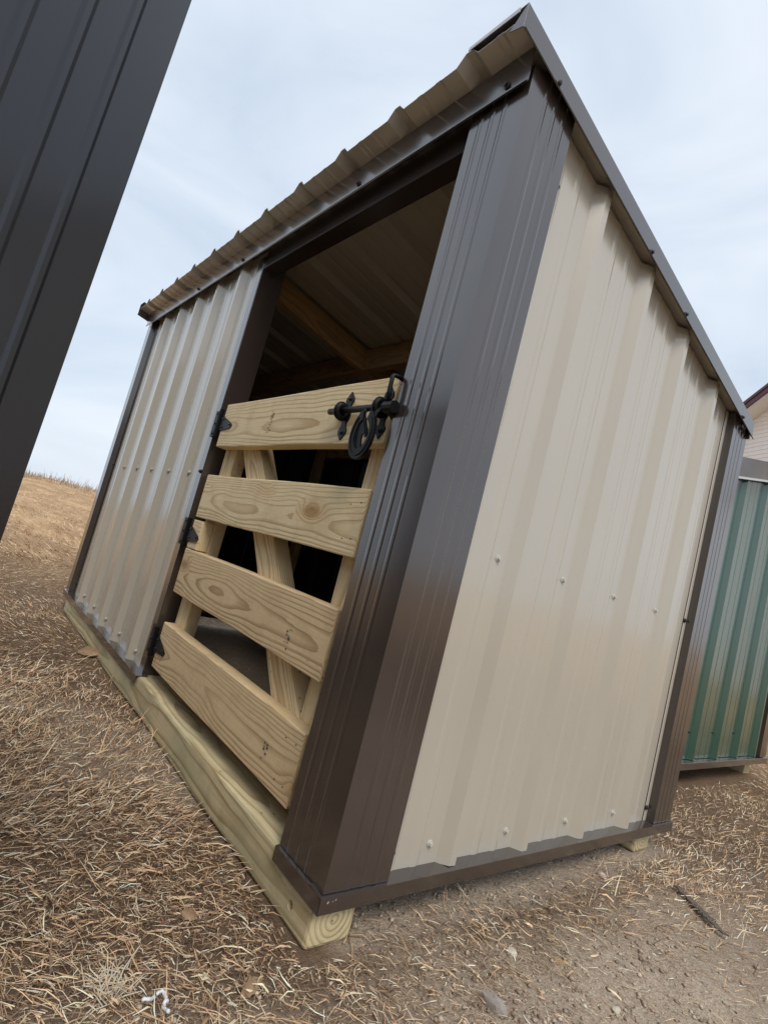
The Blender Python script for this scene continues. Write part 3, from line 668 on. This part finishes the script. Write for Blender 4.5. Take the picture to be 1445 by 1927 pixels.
# ------------------------------------------------------------------ dry grass
def blades(N, rmin, rmax, power, ln, wd, seg, dens_fn, lay=(58, 89), a0=-75, a1=75, z_off=0.0, keep_far=False):
    # polar samples round the lens, forward sector (bearing 0 = viewing direction)
    u = rng.random(N)
    if abs(2-power) < 1e-6: rr_ = rmin*(rmax/rmin)**u
    else: e = 2-power; rr_ = (rmin**e+u*(rmax**e-rmin**e))**(1/e)
    th = np.radians(rng.uniform(a0, a1, N)); f2 = np.array([-.7855, .6189]); s2 = np.array([.6189, .7855])
    x = CAM.x+rr_*(np.cos(th)*f2[0]+np.sin(th)*s2[0]); y = CAM.y+rr_*(np.cos(th)*f2[1]+np.sin(th)*s2[1])
    keep = rng.random(N) < dens_fn(x, y)
    sk = (x > -2.36) & (x < .01) & ((np.abs(y-.0505) < .058) | (np.abs(y-1.155) < .058)); keep &= ~sk
    keep &= ~((x > -2.3) & (x < -.05) & (y > .1) & (y < 1.1) & (rng.random(N) < .65))
    keep &= ~((x > -2.6) & (x < -.28) & (y > 1.86) & (y < 3.24))
    x, y, rr_ = x[keep], y[keep], rr_[keep]; N = len(x)
    flow = 2*np.pi*fbm(x*.9+5, y*.9+2, 2)*1.6
    az = flow+rng.normal(0, .85, N); el = np.radians(90-rng.uniform(lay[0], lay[1], N))
    sc = 1+.13*np.maximum(rr_-3, 0)**.8
    Ls = ln[0]+(ln[1]-ln[0])*rng.random(N)**1.7; Ls = Ls*np.minimum(sc, 1.7); ws = rng.uniform(wd[0], wd[1], N)*sc
    bend = rng.normal(-.4, .5, N); yaw = rng.normal(0, .45, N)
    z = ground_h(x, y)+z_off-.002+rng.random(N)**2*.012*np.minimum(sc, 2)
    P = np.stack([x, y, z], -1); pts = [P]; roll = rng.uniform(-1, 1, N)
    side = []
    for s in range(seg):
        e_ = el+bend*(s/seg-.2); a_ = az+yaw*(s/seg)
        d_ = np.stack([np.cos(a_)*np.cos(e_), np.sin(a_)*np.cos(e_), np.sin(e_)], -1)
        pts.append(pts[-1]+d_*(Ls/seg)[:, None]); side.append(np.stack([-np.sin(a_)*np.cos(roll), np.cos(a_)*np.cos(roll), np.sin(roll)], -1))
    side.append(side[-1])
    for s in range(1, seg+1):   # keep them above the soil
        g = ground_h(pts[s][:, 0], pts[s][:, 1])+.0015; pts[s][:, 2] = np.maximum(pts[s][:, 2], g)
    prof_w = np.interp(np.linspace(0, 1, seg+1), [0, .35, 1], [.75, 1, .12])
    vv = np.empty((N, seg+1, 2, 3))
    for s in range(seg+1):
        o = side[s]*(ws*prof_w[s]*.5)[:, None]; vv[:, s, 0] = pts[s]-o; vv[:, s, 1] = pts[s]+o
    base = (np.arange(N)*(seg+1)*2)[:, None]
    fq = np.concatenate([base+np.array([[2*s, 2*s+1, 2*s+3, 2*s+2]]) for s in range(seg)], 1).reshape(-1, 4)
    pal = np.array([[.62, .44, .275], [.48, .315, .185], [.76, .60, .42], [.30, .19, .115], [.15, .10, .068], [.84, .73, .56], [.40, .30, .21]])
    pw = np.array([.22, .20, .13, .17, .20, .06, .02])
    ci = rng.choice(len(pal), N, p=pw/pw.sum()); c = np.minimum(pal[ci]*rng.uniform(.95, 1.40, (N, 1)), .88)
    gold = sstep(2.0, 9.0, rr_)[:, None]; c = c*(1-gold*.55)+np.array([.72, .48, .26])*gold*.55*rng.uniform(.7, 1.15, (N, 1))
    cc = np.ones((N, (seg+1)*2, 4)); cc[:, :, :3] = c[:, None, :]
    return vv.reshape(-1, 3), fq, cc.reshape(-1, 4)
gm = NT('dry_grass_blade'); vc = gm.node('ShaderNodeVertexColor', layer_name='tint').outputs['Color']
gm.put(vc, gm.b.inputs['Base Color']); gm.b.inputs['Roughness'].default_value = .7; gm.b.inputs['Specular IOR Level'].default_value = .25
def stuff(name, label, sets):
    Vs, Fs, Cs, o = [], [], [], 0
    for v, f, c in sets: Vs.append(v); Fs.append(f+o); Cs.append(c); o += len(v)
    V_, F_, C_ = np.vstack(Vs), np.vstack(Fs), np.vstack(Cs)
    me = np_mesh(name, V_, F_, 4); attr(me, 'tint', C_); me.materials.append(gm.m)
    return tag(link(bpy.data.objects.new(name, me)), label, None, None, 'stuff')
thick = lambda x, y: (1-dirt_mask(x, y)*.90)*(.38+.62*sstep(.34, .54, fbm(x*2.6+70, y*2.6+11, 3)))
short = lambda x, y: .30+.70*sstep(.4, .62, fbm(x*3.4+20, y*3.4+1, 3))
stuff('dry_grass', 'matted dry brown grass lying over the ground', [
    blades(150000, .45, 1.9, .9, (.008, .045), (.0007, .0023), 2, thick),
    blades(9000, .45, 1.9, .9, (.012, .045), (.0024, .0045), 2, thick),
    blades(7000, .45, 2.6, 1.0, (.03, .085), (.0010, .0026), 3, thick, lay=(25, 80)),
    blades(150000, 1.7, 5.0, 1.5, (.012, .042), (.0012, .0030), 2, thick),
    blades(100000, 4.5, 42., 2.0, (.03, .075), (.0028, .0065), 2, thick, lay=(50, 88)),
    blades(150000, .45, 4.5, 1.35, (.005, .026), (.0007, .0019), 1, short, lay=(66, 90)),
])
def crumbs(N, rmin, rmax):
    rr_ = rmin*(rmax/rmin)**rng.random(N); th = np.radians(rng.uniform(-70, 75, N)); f2 = np.array([-.7855, .6189]); s2 = np.array([.6189, .7855])
    x = CAM.x+rr_*(np.cos(th)*f2[0]+np.sin(th)*s2[0]); y = CAM.y+rr_*(np.cos(th)*f2[1]+np.sin(th)*s2[1])
    k = rng.random(N) < .12+.88*dirt_mask(x, y)*sstep(.35, .6, fbm(x*5+2, y*5+9, 3)); k &= ~((x > -2.36) & (x < .01) & ((np.abs(y-.0505) < .055) | (np.abs(y-1.155) < .055))) & ~((x > -2.6) & (x < -.28) & (y > 1.86) & (y < 3.24))
    x, y = x[k], y[k]; N = len(x); z = ground_h(x, y); s_ = .0012+.0052*rng.random(N)**3.2
    o8 = np.array([[1, 0, 0], [0, 1, 0], [-1, 0, 0], [0, -1, 0], [0, 0, .8], [0, 0, -.6]]); v = o8[None]*(s_[:, None, None])*rng.uniform(.6, 1.25, (N, 6, 1)); a = rng.uniform(0, 6.28, N)
    vx = v[:, :, 0]*np.cos(a)[:, None]-v[:, :, 1]*np.sin(a)[:, None]; vy = v[:, :, 0]*np.sin(a)[:, None]+v[:, :, 1]*np.cos(a)[:, None]
    V_ = np.stack([vx+x[:, None], vy+y[:, None], v[:, :, 2]+(z+s_*.3)[:, None]], -1).reshape(-1, 3)
    tri = np.array([[0, 1, 4], [1, 2, 4], [2, 3, 4], [3, 0, 4], [1, 0, 5], [2, 1, 5], [3, 2, 5], [0, 3, 5]]); F_ = ((np.arange(N)*6)[:, None, None]+tri[None]).reshape(-1, 3)
    c = np.array([[.40, .31, .235], [.52, .43, .335], [.30, .23, .17], [.60, .53, .44]])[rng.choice(4, N, p=[.4, .3, .2, .1])]*rng.uniform(.8, 1.15, (N, 1)); C_ = np.ones((N, 6, 4)); C_[:, :, :3] = c[:, None, :]
    me = np_mesh('soil_crumbs', V_, F_, 3); attr(me, 'tint', C_.reshape(-1, 4)); me.materials.append(gm.m)
    tag(link(bpy.data.objects.new('soil_crumbs', me)), 'loose crumbs of dry soil on the bare earth', None, None, 'stuff')
crumbs(70000, .5, 5.0)
# weeds along the crest of the field
def weed_set(N):
    th = np.radians(rng.uniform(20, 62, N)); rr_ = rng.uniform(30, 40.5, N); f2 = np.array([-.7855, .6189]); s2 = np.array([-.6189, -.7855])
    x = CAM.x+rr_*(np.cos(th)*f2[0]+np.sin(th)*s2[0]); y = CAM.y+rr_*(np.cos(th)*f2[1]+np.sin(th)*s2[1]); z = ground_h(x, y)-.02
    h = rng.uniform(.10, .32, N)*(1+.8*(rng.random(N) > .85)); lean_ = rng.normal(0, .25, (N, 2)); w = rng.uniform(.006, .014, N)
    v = np.empty((N, 4, 3))
    for k, (s, f) in enumerate(((-1, 0), (1, 0), (.3, 1), (-.3, 1))):
        v[:, k, 0] = x+s*w*.3+lean_[:, 0]*h*f; v[:, k, 1] = y+s*w+lean_[:, 1]*h*f; v[:, k, 2] = z+h*f
    f_ = np.arange(N*4).reshape(N, 4); c = np.ones((N, 4, 4)); c[:, :, :3] = (np.array([.30, .22, .14])*rng.uniform(.7, 1.3, (N, 1)))[:, None, :]
    return v.reshape(-1, 3), f_, c.reshape(-1, 4)
stuff('weeds', 'thin dead weeds along the crest of the far field', [weed_set(2600)])

# ------------------------------------------------------------------ small things on the ground
def ray_ground(px, py):
    d = FWD+RGT*((px-722.5)/1029.86)-UPV*((py-963.5)/1029.86); t_ = (G0-CAM.z)/d.z; p = CAM+d*t_
    p.z = float(ground_h(p.x, p.y)); return p
def rockmat(name, a, b):
    t = NT(name); o = t.node('ShaderNodeTexCoord').outputs['Object']; t.put(t.mix(t.noise(o, 60, 6, .65), c4(a), c4(b)), t.b.inputs['Base Color']); t.b.inputs['Roughness'].default_value = .85
    t.put(t.bump(t.noise(o, 140, 5, .65), .6, .003), t.b.inputs['Normal']); return t.m
def rock(px, py, sz, mat, label, seed):
    rnd = random.Random(seed); bm = bmesh.new(); bmesh.ops.create_icosphere(bm, subdivisions=2, radius=1)
    pl = [(Vector((rnd.gauss(0, 1), rnd.gauss(0, 1), rnd.gauss(0, .7))).normalized(), rnd.uniform(.55, .85)) for _ in range(9)]
    for v in bm.verts:
        for n_, d_ in pl:
            e = v.co.dot(n_)-d_
            if e > 0: v.co -= n_*e
        v.co = Vector((v.co.x*sz[0], v.co.y*sz[1], v.co.z*sz[2]))
    p = ray_ground(px, py)
    return tag(from_bm('stone', bm, mat, None, Matrix.Translation(p+Vector((0, 0, sz[2]*.35))) @ Matrix.Rotation(rnd.random()*6, 4, 'Z')), label, 'stone', 'stones on the bare earth')
grey = rockmat('grey_stone', (.24, .20, .18), (.46, .41, .37)); pale = rockmat('pale_stone', (.50, .44, .34), (.68, .62, .50)); pink = rockmat('pinkish_stone', (.45, .33, .27), (.60, .48, .40)); ochre = rockmat('ochre_stone', (.38, .27, .14), (.52, .40, .24))
rock(927, 1896, (.024, .015, .013), grey, 'largest flat grey stone on the bare earth in front of the shelter', 1)
rock(1160, 1900, (.011, .009, .006), pale, 'cream-coloured angular stone half sunk in bare earth', 2)
rock(1055, 1815, (.015, .008, .006), ochre, 'ochre brown elongated clod on the bare earth', 3)
rock(1132, 1646, (.013, .010, .009), pink, 'pinkish stone beside the rear skid of the shelter', 4)
rock(962, 1795, (.014, .010, .006), pale, 'whitish flat stone next to a forked root', 5)
rock(1221, 1692, (.010, .009, .006), pink, 'small pale stone below the rear corner of the shelter', 6)
rock(268, 1462, (.0075, .0050, .004), pale, 'tiny white pebble on brown thatch near the long front skid', 8)
# dead leaves
lm = NT('dead_leaf'); lo_ = lm.node('ShaderNodeTexCoord').outputs['Object']; lm.put(lm.mix(lm.noise(lo_, 80, 4), (.22, .14, .08, 1), (.42, .28, .17, 1)), lm.b.inputs['Base Color']); lm.b.inputs['Roughness'].default_value = .75
def leaf(px, py, s, rot, label):
    vs, fs = [], []; n_ = 11; rnd = random.Random(int(px)); ph = rnd.random()*6
    for th_ in (0, .0006):
        for k in range(n_):
            f = k/(n_-1); w_ = (math.sin(math.pi*min(1, f*.94+.04))**.7*.30+.05*math.sin(f*19+ph)*math.sin(math.pi*f))*s
            for q in (-2, -1, 0, 1, 2):
                u = q/2; vs.append((f*s-s/2, u*w_*(.75 if u > 0 else 1), abs(u)**1.5*.85*w_*(1 if u > 0 else .5)+.30*s*(f-.5)**2*(1 if f > .5 else -.4)+.012*s*math.sin(f*23+q)+th_))
    for b0 in (0, n_*5):
        for k in range(n_-1):
            for q in range(4): a = b0+k*5+q; fs.append((a, a+1, a+6, a+5))
    p = ray_ground(px, py)+Vector((0, 0, .009))
    return tag(mesh('dead_leaf', vs, fs, lm.m, None, Matrix.Translation(p) @ Matrix.Rotation(rot, 4, 'Z') @ Matrix.Rotation(.5, 4, 'X'), True), label, 'leaf', 'dead leaves in the thatch')
leaf(352, 1742, .028, .6, 'curled tan dead leaf in thatch beside the near end of the front skid')
leaf(462, 1876, .034, 2.1, 'broad brown dead leaf lying on the thatch in front of the corner post')
leaf(166, 1236, .075, 1.2, 'reddish brown leaf beside the far end of the front skid')
# frayed white cord and a pale tuft
wm_ = NT('white_cord'); wo = wm_.node('ShaderNodeTexCoord').outputs['Object']; wm_.put(wm_.mix(wm_.noise(wo, 260, 2), (.62, .64, .68, 1), (.86, .87, .90, 1)), wm_.b.inputs['Base Color']); wm_.b.inputs['Roughness'].default_value = .6
bm = bmesh.new(); cp = [(258, 1915), (270, 1914), (281, 1903), (291, 1894), (300, 1894), (306, 1901), (309, 1909), (303, 1914), (300, 1918), (306, 1927), (310, 1940)]
pts = []
for k in range(len(cp)-1):
    for s in range(3):
        f = s/3; q = (cp[k][0]*(1-f)+cp[k+1][0]*f, cp[k][1]*(1-f)+cp[k+1][1]*f); p = ray_ground(*q); pts.append(p+Vector((0, 0, .013+.002*math.sin(k*2+s))))
tube(bm, pts, [.0019+.0006*(i_ % 2) for i_ in range(len(pts))], 6)
tag(from_bm('cord', bm, wm_.m, None, None, True), 'short looped white twisted cord lying on the dry grass', 'cord')
tm = NT('pale_straw'); tm.b.inputs['Base Color'].default_value = (.62, .55, .42, 1); tm.b.inputs['Roughness'].default_value = .8
bm = bmesh.new(); p0 = ray_ground(192, 1880)
for k in range(46):
    a = random.gauss(2.4, .9); l_ = random.uniform(.02, .06); b0 = p0+Vector((random.gauss(0, .016), random.gauss(0, .012), .006)); d_ = Vector((math.cos(a), math.sin(a), random.uniform(-.02, .45))); q = [b0, b0+d_*l_*.4, b0+d_*l_*.75+Vector((random.gauss(0, .006), random.gauss(0, .006), -.002)), b0+d_*l_+Vector((random.gauss(0, .012), random.gauss(0, .012), -l_*.25))]
    tube(bm, q, [.0009, .0008, .0006, .0002], 4)
tag(from_bm('grass_tuft', bm, tm.m), 'bleached pale tuft of dry grass beside the white cord', 'grass tuft')
# forked root and bark
rm = NT('dry_root'); rm.b.inputs['Base Color'].default_value = (.55, .40, .25, 1); rm.b.inputs['Roughness'].default_value = .8
def root(paths, label, r0, zo=.008):
    bm = bmesh.new()
    for pth in paths:
        pts = [ray_ground(*q)+Vector((0, 0, zo+.003*math.sin(i_*1.7))) for i_, q in enumerate(pth)]; tube(bm, pts, [r0*(1-.75*i_/(len(pts)-1)) for i_ in range(len(pts))], 6)
    return tag(from_bm('root', bm, rm.m, None, None, True), label, 'root')
root([[(890, 1755), (910, 1775), (935, 1780), (945, 1790)], [(935, 1780), (950, 1768), (980, 1763)], [(910, 1775), (905, 1762), (900, 1748)]], 'forked pale root lying on bare earth beside a whitish stone', .0020)
root([[(645, 1780), (655, 1765), (662, 1790), (660, 1830), (650, 1850)], [(655, 1765), (680, 1770), (698, 1782)]], 'thin root trailing from under the cut end of the front skid', .0014, .005)
root([[(955, 1826), (985, 1845), (1010, 1862), (1020, 1880)], [(985, 1845), (1000, 1840)]], 'long wiry root running across the bare earth', .0012, .005)
bk = rockmat('bark', (.05, .04, .032), (.20, .155, .12))
bm = bmesh.new(); rb_ = random.Random(5)
for q in range(5):
    x0 = -.07+q*.022+rb_.uniform(-.01, .01); n_ = 8; up_pts = [(x0+.075*k/n_, rb_.uniform(.004, .012)+.003*q-.006) for k in range(n_+1)]; lo_pts = [(x, y-rb_.uniform(.008, .018)) for x, y in up_pts]
    t0 = .001*q; o_ = up_pts+lo_pts[::-1]; a_ = [bm.verts.new((x, y, t0+rb_.uniform(0, .003))) for x, y in o_]; b_2 = [bm.verts.new((v.co.x, v.co.y, v.co.z+.003)) for v in a_]; m_ = len(a_)
    for k in range(n_): bm.faces.new((a_[k], a_[k+1], a_[m_-2-k], a_[m_-1-k])); bm.faces.new((b_2[k], b_2[k+1], b_2[m_-2-k], b_2[m_-1-k]))
    for k in range(m_): bm.faces.new((a_[k], a_[(k+1) % m_], b_2[(k+1) % m_], b_2[k]))
tag(from_bm('bark_chip', bm, bk, None, Matrix.Translation(ray_ground(1322, 1730)+Vector((0, 0, .008))) @ Matrix.Rotation(2.5, 4, 'Z')), 'dark weathered strip of bark on the straw-strewn earth', 'bark')
